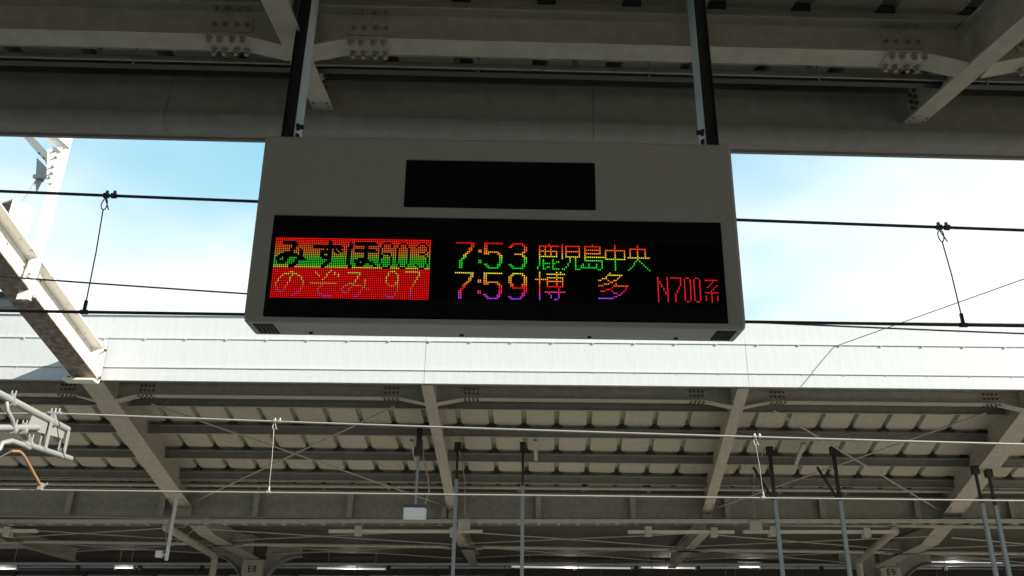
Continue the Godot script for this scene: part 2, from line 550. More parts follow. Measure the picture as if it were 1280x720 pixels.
func far_roof():
	var o := thing("platform_roof", "pale cream platform roof across the tracks with white fascia and sunlit soffit", "roof")
	o.transform = Transform3D(Basis(Vector3.UP, deg_to_rad(-0.7)), Vector3(0, 0, -14.6))
	# fascia: three lapped sheets per bay, butted over the rafters
	var fxs := [-24.0, -12.75, -7.12, -1.5, 4.11, 9.3, 14.8, 26.0]
	for i in fxs.size() - 1:
		var x0: float = fxs[i] + 0.003
		var x1: float = fxs[i + 1] - 0.003
		for band in [[6.21, 6.452, 0.030], [6.46, 6.996, 0.015], [7.004, 7.43, 0.0]]:
			var st := mb()
			var y0: float = band[0]
			var y1: float = band[1]
			var zf: float = band[2]
			# sheet with a small turned-in drip at its foot
			var pr := PackedVector2Array([Vector2(zf - 0.05, y0), Vector2(zf, y0), Vector2(zf, y1), Vector2(zf - 0.006, y1), Vector2(zf - 0.006, y0 + 0.006), Vector2(zf - 0.05, y0 + 0.006)])
			beam(st, Vector3(x0, 0, 0), Vector3(x1, 0, 0), pr, Vector3.UP)
			put("fascia_panel", st, "fascia", o)
		var dr := mb()
		for yy in [6.452, 6.996]:
			var zz := 0.045 if yy < 6.6 else 0.03
			beam(dr, Vector3(x0, 0, 0), Vector3(x1, 0, 0), PackedVector2Array([Vector2(-0.01, yy), Vector2(zz, yy - 0.012), Vector2(zz, yy + 0.004), Vector2(-0.01, yy + 0.012)]), Vector3.UP)
		put("drip_ledge", dr, "trim", o)
		var cp := mb()
		var k := 0
		var x := ceilf(x0 / 0.72) * 0.72
		while x < x1:
			for yy in [6.43, 6.975]:
				box(cp, Vector3(x - 0.011, yy - 0.012, 0.016), Vector3(x + 0.011, yy + 0.012, 0.038))
			x += 0.72
			k += 1
		stuff(put("clip", cp, "trim", o))
	var top := mb()
	beam(top, Vector3(-24, 7.43, -0.15), Vector3(26, 7.43, -0.15), rect(0.36, 0.02), Vector3.UP)
	put("coping", top, "fascia", o)
	# roof panels
	for k in 64:
		var x := -20.0 + 0.64 * k
		var st := mb()
		fold(st, Vector3(x, fb(0.02) + 0.62, -0.02), Vector3(x + 0.18, fb(4.9) + 0.62, -4.88), 0.64, 0.535, 0.10)
		put("roof_panel", st, "deck_%d" % ((k * 7 + k / 3) % 5), o)
	# upper weather skin: keeps the sky out of the seams
	var sk := mb()
	beam(sk, Vector3(2, fb(-0.1) + 0.80, 0.1 - 0.15), Vector3(2, fb(5.2) + 0.80, -5.2), rect(52, 0.04), Vector3.UP)
	put("weather_skin", sk, "fascia", o)
	# rafters
	for i in far_rx.size():
		var w: float = 0.40 if far_heavy[i] else 0.205
		var st := mb()
		beam(st, Vector3(fx(i, 0.03), fb(0.03), -0.03), Vector3(fx(i, 4.95), fb(4.95), -4.95), isec(w, 0.61, 0.022, 0.02), Vector3.UP)
		put("rafter", st, "cream", o)
		st = mb()
		var fe: float = fx(i, 4.8)
		box(st, Vector3(fe - w / 2 + 0.01, 4.682, -4.84), Vector3(fe + w / 2 - 0.01, fb(4.72) - 0.002, -4.72))
		put("rafter_foot", st, "cream", o)
	# purlins, bay by bay
	var pd := [1.48, 2.445, 3.407, 4.28]
	for i in far_rx.size() - 1:
		for d in pd:
			var y: float = fb(d) + 0.40
			var xa: float = fx(i, d) + 0.02
			var xb: float = fx(i + 1, d) - 0.02
			var st := mb()
			beam(st, Vector3(xa, y, -d), Vector3(xb, y, -d), csec(0.07, 0.15, 0.006), Vector3.UP)
			put("purlin", st, "cream_old", o)
			st = mb()
			beam(st, Vector3(xa, y + 0.165, -d + 0.03), Vector3(xb, y + 0.165, -d + 0.03), csec(0.05, 0.045, 0.005), Vector3.UP)
			put("packing_rail", st, "cream_old", o)
		# eaves purlin with haunches
		var d1 := 0.62
		var yb := fb(d1) + 0.10
		var yt := yb + 0.24
		var s0: float = fx(i, d1)
		var s1: float = fx(i + 1, d1)
		var w0: float = 0.20 if far_heavy[i] else 0.10
		var w1: float = 0.20 if far_heavy[i + 1] else 0.10
		var st2 := mb()
		beam(st2, Vector3(s0 + 0.72, yb, -d1), Vector3(s1 - 0.72, yb, -d1), isec(0.20, yt - yb, 0.016, 0.012), Vector3.UP)
		put("eaves_purlin", st2, "cream", o)
		for e in 2:
			var xr: float = s0 + w0 if e == 0 else s1 - w1
			var s := 1.0 if e == 0 else -1.0
			var xe: float = s0 + 0.718 if e == 0 else s1 - 0.718
			var low := fb(d1) - 0.002
			var h := mb()
			var xm: float = xe - s * 0.12
			plate(h, [Vector3(xr, low + 0.014, -d1 - 0.006), Vector3(xm, yb + 0.014, -d1 - 0.006), Vector3(xe, yb + 0.014, -d1 - 0.006), Vector3(xe, yt - 0.014, -d1 - 0.006), Vector3(xr, yt - 0.014, -d1 - 0.006)], Vector3(0, 0, 0.012))
			for sg in [[Vector3(xr, low, -d1), Vector3(xm, yb, -d1)], [Vector3(xm, yb, -d1), Vector3(xe, yb, -d1)]]:
				var q0: Vector3 = sg[0] if s > 0 else sg[1]
				var q1: Vector3 = sg[1] if s > 0 else sg[0]
				beam(h, q0, q1, rect(0.20, 0.016), Vector3.UP)
			beam(h, Vector3(minf(xr, xe), yt - 0.016, -d1), Vector3(maxf(xr, xe), yt - 0.016, -d1), rect(0.20, 0.016), Vector3.UP)
			var hn := put("haunch", h, "cream", o)
			var bs := mb()
			for k in 4:
				var bx: float = xe + s * (-0.11 + 0.075 * k)
				bolt(bs, Vector3(bx, yt - 0.05, -d1 + 0.008), Vector3(0, 0, 1), 0.014, 0.03)
				bolt(bs, Vector3(bx, yb + 0.11, -d1 + 0.008), Vector3(0, 0, 1), 0.014, 0.03)
				for zz in [-0.06, 0.06]:
					bolt(bs, Vector3(bx, yb, -d1 + zz), Vector3.DOWN, 0.014, 0.03)
			stuff(put("bolt", bs, "bolt_rust", hn))
	# dark seat brackets where the ribs meet each purlin
	for k in 64:
		for d in pd:
			var x: float = -20.0 + 0.64 * k + 0.32 + 0.0367 * d
			if absf(x) > 12.5:
				continue
			var yy: float = fb(d) + 0.62
			var bst := mb()
			plate(bst, [Vector3(x - 0.125, yy - 0.035, -d + 0.10), Vector3(x + 0.125, yy - 0.035, -d + 0.10), Vector3(x + 0.03, yy + 0.055, -d + 0.10), Vector3(x - 0.03, yy + 0.055, -d + 0.10)], Vector3(0, 0, -0.02))
			put("seat_bracket", bst, "bracket", o)
	# valley girder with stiffeners
	var dg := 4.85
	var g := mb()
	beam(g, Vector3(-24, 4.655, -dg - 0.01), Vector3(26, 4.655, -dg - 0.01), isec(0.30, 0.60, 0.022, 0.016), Vector3.UP)
	put("valley_girder", g, "cream", o)
	g = mb()
	box(g, Vector3(-24, 5.257, -dg - 0.09), Vector3(26, 5.75, -dg - 0.05))
	put("valley_plate", g, "cream_old", o)
	var xs := -13.7
	while xs < 15.0:
		var st := mb()
		plate(st, [Vector3(xs - 0.008, 4.68, -dg), Vector3(xs - 0.008, 5.23, -dg), Vector3(xs - 0.008, 5.23, -dg + 0.13), Vector3(xs - 0.008, 4.68, -dg + 0.13)], Vector3(0.016, 0, 0))
		plate(st, [Vector3(xs - 0.06, 4.68, -dg + 0.13), Vector3(xs + 0.06, 4.68, -dg + 0.13), Vector3(xs + 0.06, 5.23, -dg + 0.13), Vector3(xs - 0.06, 5.23, -dg + 0.13)], Vector3(0, 0, 0.01))
		put("stiffener", st, "cream", o)
		xs += 2.04
	# splice bolts where the light rafters meet the girder
	for i in far_rx.size():
		var bs := mb()
		var wx := 0.07 if not far_heavy[i] else 0.15
		for k in 12:
			var d: float = 4.3 + 0.09 * (k / 2)
			bolt(bs, Vector3(fx(i, d) + (wx if k % 2 else -wx), fb(d), -d), Vector3(0, -1, 0.28).normalized(), 0.014, 0.025)
		stuff(put("rafter_bolt", bs, "bolt", o))
	# beyond the girder: arms on to the columns, tie tubes and a dark soffit
	for i in far_rx.size():
		var heavy: bool = far_heavy[i]
		var x: float = fx(i, 5.0)
		var st := mb()
		if heavy:
			beam(st, Vector3(x, fb(4.96) - 0.04, -4.96), Vector3(x + 0.1, 4.47, -6.2), isec(0.38, 0.5, 0.02, 0.03), Vector3.UP)
			beam(st, Vector3(x + 0.1, 4.47, -6.203), Vector3(x + 0.22, 4.35, -9.5), isec(0.38, 0.5, 0.02, 0.03), Vector3.UP)
		else:
			beam(st, Vector3(x, 4.50, -5.02), Vector3(x + 0.2, 4.40, -11.0), isec(0.22, 0.32, 0.016, 0.02), Vector3.UP)
		put("arm", st, "cream", o)
		if i + 1 < far_rx.size():
			var x1: float = fx(i + 1, 5.0)
			st = mb()
			rod(st, Vector3(x + 0.36, 4.47, -7.55), Vector3(x1 - 0.30, 4.47, -7.55), 0.045)
			for e in [x + 0.16, x1 - 0.02]:
				box(st, Vector3(e - 0.38, 4.42, -7.68), Vector3(e + 0.38, 4.435, -7.42))
			put("tie_tube", st, "cream", o)
			st = mb()
			for q in [[5.3, 7.4], [7.7, 10.2]]:
				rod(st, Vector3(x + 0.2, 4.50, -q[0]), Vector3(x1 - 0.1, 4.50, -q[1]), 0.014, 6)
				rod(st, Vector3(x1 - 0.1, 4.53, -q[0]), Vector3(x + 0.2, 4.53, -q[1]), 0.014, 6)
			put("brace_rod", st, "cream", o)
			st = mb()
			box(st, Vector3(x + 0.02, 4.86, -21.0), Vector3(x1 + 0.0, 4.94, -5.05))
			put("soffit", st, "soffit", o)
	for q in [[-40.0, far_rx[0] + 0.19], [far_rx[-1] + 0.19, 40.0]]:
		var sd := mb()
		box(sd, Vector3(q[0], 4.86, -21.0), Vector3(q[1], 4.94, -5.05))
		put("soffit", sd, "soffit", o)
	# short conduits laid along the slope of the panels
	for q in [[-1.98, 2.55, 3.25], [0.47, 2.5, 3.2], [5.75, 2.5, 3.25]]:
		var cs := mb()
		beam(cs, Vector3(q[0], fb(q[1]) + 0.36, -q[1]), Vector3(q[0] + 0.03, fb(q[2]) + 0.33, -q[2]), rect(0.07, 0.05), Vector3.UP)
		put("conduit_strip", cs, "cream", o)
	# crossed brace rods under the sloping panels
	for i in [1, 3]:
		for q in [[i, 0.9, i + 1, 4.75], [i + 1, 0.9, i, 4.75]]:
			var st := mb()
			var xa: float = fx(q[0], q[1]) + (0.7 if q[0] < q[2] else -0.7)
			var xb: float = fx(q[2], q[3]) - (0.15 if q[0] < q[2] else -0.15)
			rod(st, Vector3(xa, fb(q[1]) + 0.12, -q[1]), Vector3(xb, fb(q[3]) + 0.12, -q[3]), 0.016, 6)
			put("brace_rod", st, "cream", o)
	# columns with their numbers
	for q in [[-6.93, "E8"], [10.0, "E9"]]:
		var x: float = q[0]
		var st := mb()
		var zc := -9.8
		var c := PackedVector2Array([Vector2(-0.27, 0.0), Vector2(-0.25, -0.02), Vector2(0.25, -0.02), Vector2(0.27, 0.0), Vector2(0.27, 0.5), Vector2(-0.27, 0.5)])
		beam(st, Vector3(x, 0.0, zc), Vector3(x, 4.36, zc), c, Vector3(0, 0, -1))
		var col := put("column", st, "cream", o)
		var tm := TextMesh.new()
		tm.text = q[1]
		var sf := SystemFont.new()
		sf.font_names = PackedStringArray(["Droid Sans"])
		sf.font_weight = 700
		tm.font = sf
		tm.font_size = 48
		tm.pixel_size = 0.0046
		tm.depth = 0.004
		var tn := MeshInstance3D.new()
		tn.name = "column_number"
		tn.mesh = tm
		tn.material_override = M["number"]
		tn.position = Vector3(x, 4.12 if x < 0.0 else 4.24, zc + 0.023)
		col.add_child(tn)
		# curved haunches to both sides, under a tie tube
		for s in [-1.0, 1.0]:
			st = mb()
			var pts := []
			for k in 7:
				var a := PI / 2 * k / 6.0
				pts.append(Vector3(x + s * (0.28 + 0.95 * (1.0 - cos(a))), 3.55 + 0.92 * sin(a), zc - 0.25))
			for k in 6:
				var p0: Vector3 = pts[k]
				var p1: Vector3 = pts[k + 1]
				beam(st, p0 if s > 0 else p1, p1 if s > 0 else p0, rect(0.24, 0.03), Vector3(0, 0.7, 0.0) + Vector3(-s * 0.7, 0, 0))
				plate(st, [Vector3(p0.x, p0.y, p0.z), Vector3(p1.x, p1.y, p1.z), Vector3(p1.x, 4.8, p1.z), Vector3(p0.x, 4.8, p0.z)], Vector3(0, 0, 0.02))
			put("knee", st, "cream_old", o)


# ---------------------------------------------------------------- behind the far columns
func far_background():
	# lit lamp rows under the roof
	var spans := [[-15.2, -14.4], [-11.5, -11.0], [-5.6, -3.6], [0.1, 3.6], [3.9, 5.5], [6.8, 7.4], [11.6, 14.6]]
	var ys := [4.30, 4.37, 4.43, 4.55, 4.58, 4.64, 4.86]
	var said := ["short lit tube lamp at the picture's lower left edge", "short lit tube lamp left of column E8 under the dark soffit", "lit tube lamp just right of column E8", "long lit tube lamp between the two pairs of hanging poles", "lit tube lamp left of the second pair of hanging poles", "short bright lit lamp before the second pair of hanging poles", "long lit tube lamp right of column E9"]
	for i in spans.size():
		var x0: float = spans[i][0]
		var x1: float = spans[i][1]
		var t := thing("tube_lamp", said[i], "lamp", "lit lamps under the far roof", Vector3((x0 + x1) / 2, ys[i], -27.0))
		var h := (x1 - x0) / 2
		var st := mb()
		rod(st, Vector3(-h, 0, 0.0), Vector3(h, 0, 0.0), 0.026, 10)
		put("tube", st, "tube_light", t)
		st = mb()
		box(st, Vector3(-h - 0.04, 0.045, -0.09), Vector3(h + 0.04, 0.13, 0.09))
		for s in [-1.0, 1.0]:
			box(st, Vector3(s * (h + 0.02) - 0.02, -0.05, -0.05), Vector3(s * (h + 0.02) + 0.02, 0.044, 0.05))
		for s in [-0.7, 0.7]:
			rod(st, Vector3(s * h, 0.13, 0), Vector3(s * h, 0.6, 0), 0.012, 6)
		put("housing", st, "cream_old", t)
		var l := OmniLight3D.new()
		l.name = "light"
		l.light_color = Color(1.0, 0.98, 0.94)
		l.light_energy = 0.1
		l.light_size = 0.1
		l.omni_range = 30.0
		l.omni_attenuation = 2.0
		l.shadow_enabled = true
		l.position = Vector3(0, -0.16, 0.16)
		t.add_child(l)
	# trunking the lamps hang along
	var tr := thing("cable_trunking", "long grey cable trunking along the row of lit lamps", "trunking")
	var st2 := mb()
	beam(st2, Vector3(-22, 4.26, -27.15), Vector3(24, 4.88, -27.15), rect(0.06, 0.09), Vector3.UP)
	put("trunk", st2, "galv", tr)
	st2 = mb()
	for k in 24:
		var x := -20.0 + 1.83 * k
		var y := 4.26 + (x + 22.0) * 0.6 / 46.0
		box(st2, Vector3(x - 0.05, y - 0.09, -27.21), Vector3(x + 0.05, y + 0.1, -27.09))
	stuff(put("hanger_clip", st2, "bracket", tr))
	var bp := thing("conduit_pipe", "twin grey pipes running behind the columns just above the lit lamps", "pipe", "pipes behind the columns")
	for q in [[4.42, -26.2, 0.04], [4.60, -28.6, 0.05], [4.30, -28.9, 0.03]]:
		st2 = mb()
		tube(st2, [Vector3(-24, q[0] - 0.18, q[1]), Vector3(26, q[0] + 0.42, q[1])], q[2], 8)
		put("pipe", st2, "trim", bp)
	st2 = mb()
	for k in 20:
		var x := -19.0 + 2.1 * k
		rod(st2, Vector3(x, 4.3, -26.2), Vector3(x, 4.9, -26.2), 0.012, 6)
		rod(st2, Vector3(x + 0.9, 4.3, -28.7), Vector3(x + 0.9, 4.9, -28.7), 0.02, 6)
	stuff(put("drop_rod", st2, "galv_dark", bp))
	# wall with a glazed band that closes the view
	var w := thing("platform_wall", "dark platform wall with a blue-grey glazed band at the photo's foot", "wall")
	st2 = mb()
	box(st2, Vector3(-40, 0, -33.0), Vector3(40, 5.6, -32.8))
	put("wall_face", st2, "dark_wall", w)
	for k in 24:
		var x := -30.0 + 2.5 * k
		st2 = mb()
		box(st2, Vector3(x + 0.06, 4.0, -32.8), Vector3(x + 2.44, 4.9 + x * 0.013, -32.77))
		put("pane", st2, "band_blue", w)
		st2 = mb()
		box(st2, Vector3(x - 0.06, 3.9, -32.8), Vector3(x + 0.06, 5.3, -32.70))
		put("mullion", st2, "galv_dark", w)
	st2 = mb()
	beam(st2, Vector3(-38, 4.55, -32.72), Vector3(38, 5.5, -32.72), rect(0.08, 0.07), Vector3.UP)
	put("transom", st2, "galv", w)


# ---------------------------------------------------------------- white gantry over the tracks
func gantry():
	var o := thing("overhead_gantry", "white steel gantry with rust stains rising from the far fascia over the tracks", "gantry")
	var b0 := Vector3(-7.33, 6.2, -14.53)
	var b1 := Vector3(-7.33, 6.2 + 0.2 * 6.6, -7.93)
	var st := mb()
	beam(st, b0, b1, tsec(0.42, 0.56, 0.02, 0.018), Vector3.UP)
	put("sloping_beam", st, "white_steel", o)
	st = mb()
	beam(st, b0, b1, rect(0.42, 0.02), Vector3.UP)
	put("bottom_flange", st, "brown_steel", o)
	st = mb()
	plate(st, [Vector3(-7.55, 6.12, -14.52), Vector3(-7.08, 6.12, -14.52), Vector3(-7.08, 6.80, -14.52), Vector3(-7.55, 6.80, -14.52)], Vector3(0, 0, -0.03))
	box(st, Vector3(-7.60, 6.10, -14.52), Vector3(-7.08, 6.135, -14.30))
	put("end_plate", st, "white_steel", o)
	st = mb()
	for p in [Vector3(-7.59, 6.2, -14.5), Vector3(-7.59, 6.3, -14.5), Vector3(-7.06, 6.2, -14.5), Vector3(-7.06, 6.7, -14.5)]:
		bolt(st, p, Vector3(0, 0, 1), 0.018, 0.04)
	stuff(put("bolt", st, "bolt_rust", o))
	# cross beam along the track, resting on the sloping beam
	st = mb()
	var c0 := Vector3(-15.3, 7.36, -16.0)
	var c1 := Vector3(-7.36, 7.36, -11.63)
	beam(st, c0, c1, isec(0.34, 0.62, 0.02, 0.018, 0.022), Vector3.UP)
	var cd := (c1 - c0).normalized()
	var cn := cd.cross(Vector3.UP).normalized()
	var ce := c1 - cn * 0.17
	plate(st, [ce + Vector3(0, 0.024, 0), ce + Vector3(0, 0.64, 0), ce + cn * 0.34 + Vector3(0, 0.64, 0), ce + cn * 0.34 + Vector3(0, 0.024, 0)], cd * 0.016)
	put("cross_beam", st, "white_steel", o)
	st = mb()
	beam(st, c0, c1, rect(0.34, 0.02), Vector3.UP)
	beam(st, c0, c1, rect(0.33, 0.003, 0.0, 0.618), Vector3.UP)  # thin grey-brown strip below the top flange
	put("bottom_flange", st, "brown_steel", o)
	# lower stub beam and its bracket at the picture's edge
	st = mb()
	beam(st, Vector3(-12, 6.62, -12.45), Vector3(-7.56, 6.62, -12.45), isec(0.26, 0.24, 0.018, 0.016), Vector3.UP)
	put("stub_beam", st, "galv", o)
	# post
	st = mb()
	beam(st, Vector3(-7.110, 6.587, -12.039), Vector3(-7.110, 11.340, -12.039), csec(-0.14, 0.09, 0.01), Vector3(0, 0, 1))
	put("post", st, "white_clean", o)
	st = mb()
	plate(st, [Vector3(-7.276, 6.567, -11.931), Vector3(-7.091, 6.567, -11.931), Vector3(-7.091, 7.054, -11.931), Vector3(-7.247, 7.054, -11.931)], Vector3(0, 0, 0.012))
	for p in [[-7.07, 6.94], [-7.07, 6.63]]:
		plate(st, [Vector3(p[0], p[1], -12.01), Vector3(p[0] + 0.06, p[1], -12.01), Vector3(p[0] + 0.01, p[1] + 0.07, -12.01)], Vector3(0, 0, 0.02))
	put("base_gusset", st, "white_clean", o)
	# bracing above: two diagonals, their gussets and a short tie
	st = mb()
	beam(st, Vector3(-8.669, 10.210, -12.097), Vector3(-7.363, 8.905, -12.097), lsec(0.03, 0.12, 0.008), Vector3(1, 1, 0))
	put("brace", st, "white_clean", o)
	st = mb()
	beam(st, Vector3(-8.376, 10.093, -11.980), Vector3(-7.169, 9.100, -11.980), csec(0.08, 0.14, 0.008), Vector3(1, 1, 0))
	put("brace", st, "white_clean", o)
	st = mb()
	beam(st, Vector3(-7.500, 9.733, -12.175), Vector3(-7.324, 9.002, -12.175), rect(0.05, 0.06), Vector3(0, 0, 1))
	put("brace", st, "white_clean", o)
	st = mb()
	plate(st, [Vector3(-7.402, 9.158, -11.941), Vector3(-7.169, 9.197, -11.941), Vector3(-7.188, 8.535, -11.941), Vector3(-7.276, 8.535, -11.941)], Vector3(0, 0, 0.014))
	put("gusset", st, "white_clean", o)
	st = mb()
	plate(st, [Vector3(-7.656, 9.119, -12.126), Vector3(-7.402, 8.886, -12.126), Vector3(-7.461, 8.671, -12.126), Vector3(-7.578, 8.671, -12.126)], Vector3(0, 0, -0.014))
	plate(st, [Vector3(-7.578, 8.669, -12.126), Vector3(-7.480, 8.669, -12.126), Vector3(-7.519, 8.476, -12.126)], Vector3(0, 0, -0.012))
	put("gusset", st, "galv", o)
	st = mb()
	beam(st, Vector3(-7.597, 8.710, -12.078), Vector3(-7.227, 8.720, -12.078), rect(0.05, 0.055), Vector3.UP)
	put("tie_bar", st, "galv", o)
	st = mb()
	rod(st, Vector3(-7.539, 8.671, -12.078), Vector3(-7.597, 7.736, -11.785), 0.012, 6)
	put("stay_rod", st, "galv", o)
	st = mb()
	for p in [[-7.597, 9.158], [-7.500, 9.071], [-7.422, 8.973], [-7.334, 8.866]]:
		bolt(st, Vector3(p[0], p[1], -12.058), Vector3(0, 0, 1), 0.013, 0.03)
	for p in [[-7.276, 9.119], [-7.227, 9.002], [-7.237, 8.827], [-7.227, 8.710], [-7.247, 8.632], [-7.169, 6.976], [-7.178, 6.918]]:
		bolt(st, Vector3(p[0], p[1], -11.925), Vector3(0, 0, 1), 0.015, 0.035)
	stuff(put("bolt", st, "galv", o))


# ---------------------------------------------------------------- the departure board
const SW := 2.85
const SH := 1.1925

func departure_sign():
	var o := thing("departure_board", "grey hanging LED departure board showing trains at 7:53 and 7:59", "departure board")
	o.position = Vector3(-0.0811, 3.7692, -4.14)
	o.basis = Basis(Vector3.UP, deg_to_rad(0.92)) * Basis(Vector3.RIGHT, deg_to_rad(3.58)) * Basis(Vector3(0, 0, 1), deg_to_rad(0.27)) * Basis.from_scale(Vector3.ONE * 0.9)
	var hw := SW / 2
	var hh := SH / 2
	var r := 0.022
	var dp := 0.25
	# shell: rounded along the front edges, chamfered at the ends
	var st := mb()
	var outline := []   # in (z, y), from the front face's top round the back
	for k in 5:
		var a := PI / 2 * k / 4.0
		outline.append(Vector2(-r + r * cos(a), -hh + r - r * sin(a)))
	outline.append(Vector2(-dp, -hh))
	outline.append(Vector2(-dp, hh))
	for k in 5:
		var a := PI / 2 * k / 4.0
		outline.append(Vector2(-r + r * sin(a), hh - r + r * cos(a)))
	var n := outline.size()
	var mid := Vector2(-dp / 2, 0)
	var rings := []
	var steps := [[-hw, 0.016], [-hw + 0.006, 0.006], [-hw + 0.018, 0.0], [hw - 0.018, 0.0], [hw - 0.006, 0.006], [hw, 0.016]]
	for s in steps:
		var ring := []
		for p: Vector2 in outline:
			var q := p - (p - mid).sign() * float(s[1])
			ring.append(Vector3(s[0], q.y, q.x))
		rings.append(ring)
	for i in rings.size() - 1:
		for k in n:
			if k == n - 1:
				continue   # the front face is laid separately
			var a: Vector3 = rings[i][k]
			var b: Vector3 = rings[i][(k + 1) % n]
			var c: Vector3 = rings[i + 1][(k + 1) % n]
			var d: Vector3 = rings[i + 1][k]
			var nn := (b - a).cross(d - a).normalized()
			if nn.dot((a + b + c + d) / 4.0 - Vector3(clampf(a.x, -hw + 0.1, hw - 0.1), 0, -dp / 2)) < 0.0:
				nn = -nn
			quad(st, a, b, c, d, nn)
	for e in [0, rings.size() - 1]:
		for k in range(1, n - 1):
			tri(st, rings[e][0], rings[e][k], rings[e][k + 1], Vector3(-1 if e == 0 else 1, 0, 0))
	# front face: a sheet with two window openings
	var lw := [-1.318, -0.568, 1.325, 0.066]   # x0 y0 x1 y1
	var uw := [-0.560, 0.128, 0.585, 0.449]
	var xs := [-hw + 0.018, lw[0], uw[0], uw[2], lw[2], hw - 0.018]
	var ys := [-hh + r, lw[1], lw[3], uw[1], uw[3], hh - r]
	for i in 5:
		for j in 5:
			var cx: float = (xs[i] + xs[i + 1]) / 2
			var cy: float = (ys[j] + ys[j + 1]) / 2
			var hole := false
			for w in [lw, uw]:
				hole = hole or (cx > w[0] and cx < w[2] and cy > w[1] and cy < w[3])
			if not hole:
				quad(st, Vector3(xs[i], ys[j], 0), Vector3(xs[i + 1], ys[j], 0), Vector3(xs[i + 1], ys[j + 1], 0), Vector3(xs[i], ys[j + 1], 0), Vector3(0, 0, 1))
	for s in [-1.0, 1.0]:   # the narrow rounded strips at both ends of the face
		for q in [[hw - 0.018, 0.0, hw - 0.006, 0.006], [hw - 0.006, 0.006, hw, 0.016]]:
			var a := Vector3(s * q[0], -hh + r + q[1], -q[1])
			var b := Vector3(s * q[2], -hh + r + q[3], -q[3])
			quad(st, a, b, Vector3(b.x, hh - r - q[3], b.z), Vector3(a.x, hh - r - q[1], a.z), Vector3(s * 0.5, 0, 0.87).normalized())
	var rd := 0.012
	for w in [lw, uw]:
		quad(st, Vector3(w[0], w[1], 0), Vector3(w[2], w[1], 0), Vector3(w[2], w[1], -rd), Vector3(w[0], w[1], -rd), Vector3.UP)
		quad(st, Vector3(w[0], w[3], 0), Vector3(w[2], w[3], 0), Vector3(w[2], w[3], -rd), Vector3(w[0], w[3], -rd), Vector3.DOWN)
		quad(st, Vector3(w[0], w[1], 0), Vector3(w[0], w[3], 0), Vector3(w[0], w[3], -rd), Vector3(w[0], w[1], -rd), Vector3.RIGHT)
		quad(st, Vector3(w[2], w[1], 0), Vector3(w[2], w[3], 0), Vector3(w[2], w[3], -rd), Vector3(w[2], w[1], -rd), Vector3.LEFT)
	put("housing", st, "sign_body", o)
	# rounded gasket corners and the screens behind the openings
	for w in [lw, uw]:
		var lower: bool = w == lw
		st = mb()
		quad(st, Vector3(w[0], w[1], -rd + 0.001), Vector3(w[2], w[1], -rd + 0.001), Vector3(w[2], w[3], -rd + 0.001), Vector3(w[0], w[3], -rd + 0.001), Vector3(0, 0, 1))
		var scr := put("led_screen" if lower else "clock_window", st, "black_glass", o)
		for sx in 2:
			for sy in 2:
				st = mb()
				var cx: float = w[0] if sx == 0 else w[2]
				var cy: float = w[1] if sy == 0 else w[3]
				var dx := 1.0 if sx == 0 else -1.0
				var dy := 1.0 if sy == 0 else -1.0
				var rr := 0.014
				for k in 4:
					var a0 := PI / 2 * k / 4.0
					var a1 := PI / 2 * (k + 1) / 4.0
					var c := Vector3(cx + dx * rr, cy + dy * rr, 0)
					tri(st, Vector3(cx, cy, -0.0005), c + Vector3(-dx * cos(a0), -dy * sin(a0), 0) * rr - Vector3(0, 0, 0.0005), c + Vector3(-dx * cos(a1), -dy * sin(a1), 0) * rr - Vector3(0, 0, 0.0005), Vector3(0, 0, 1))
				put("corner", st, "sign_body", scr)
		if lower:
			var m := StandardMaterial3D.new()
			m.resource_name = "led_dots"
			m.albedo_color = Color(0.01, 0.01, 0.012)
			m.roughness = 0.2
			m.metallic_specular = 0.25
			m.emission_enabled = true
			m.emission = Color.WHITE
			m.emission_operator = BaseMaterial3D.EMISSION_OP_MULTIPLY
			m.emission_texture = ImageTexture.create_from_image(led_image())
			m.emission_energy_multiplier = 0.72
			M["led_dots"] = m
			var q := MeshInstance3D.new()
			q.name = "led_matrix"
			var qm := QuadMesh.new()
			var pw := COLS * PITCH
			var ph := ROWS * PITCH
			qm.size = Vector2(pw, ph)
			q.mesh = qm
			q.material_override = m
			q.position = Vector3(-1.2912 + pw / 2, -0.0766 - ph / 2, -rd + 0.005)
			scr.add_child(q)
	# underside: louvred vents at both ends, seams and screws
	for s in [-1.0, 1.0]:
		st = mb()
		var x0: float = s * (hw - 0.045)
		var x1: float = s * (hw - 0.16)
		box(st, Vector3(minf(x0, x1), -hh - 0.003, -0.215), Vector3(maxf(x0, x1), -hh + 0.002, -0.045))
		var v := put("vent", st, "vent", o)
		for k in 5:
			st = mb()
			var x: float = lerpf(x0, x1, (k + 0.5) / 5.0)
			box(st, Vector3(x - 0.004, -hh - 0.0075, -0.212), Vector3(x + 0.004, -hh - 0.0035, -0.048))
			put("slat", st, "vent" if s > 0 else "galv_dark", v)
	st = mb()
	for x in [-1.08, -0.2, 0.55, 1.06]:
		bolt(st, Vector3(x, -hh, -0.2), Vector3.DOWN, 0.010, 0.008)
	stuff(put("screw", st, "vent", o))


const COLS := 236
const ROWS := 34
const PITCH := 0.01104
const DOT := 8

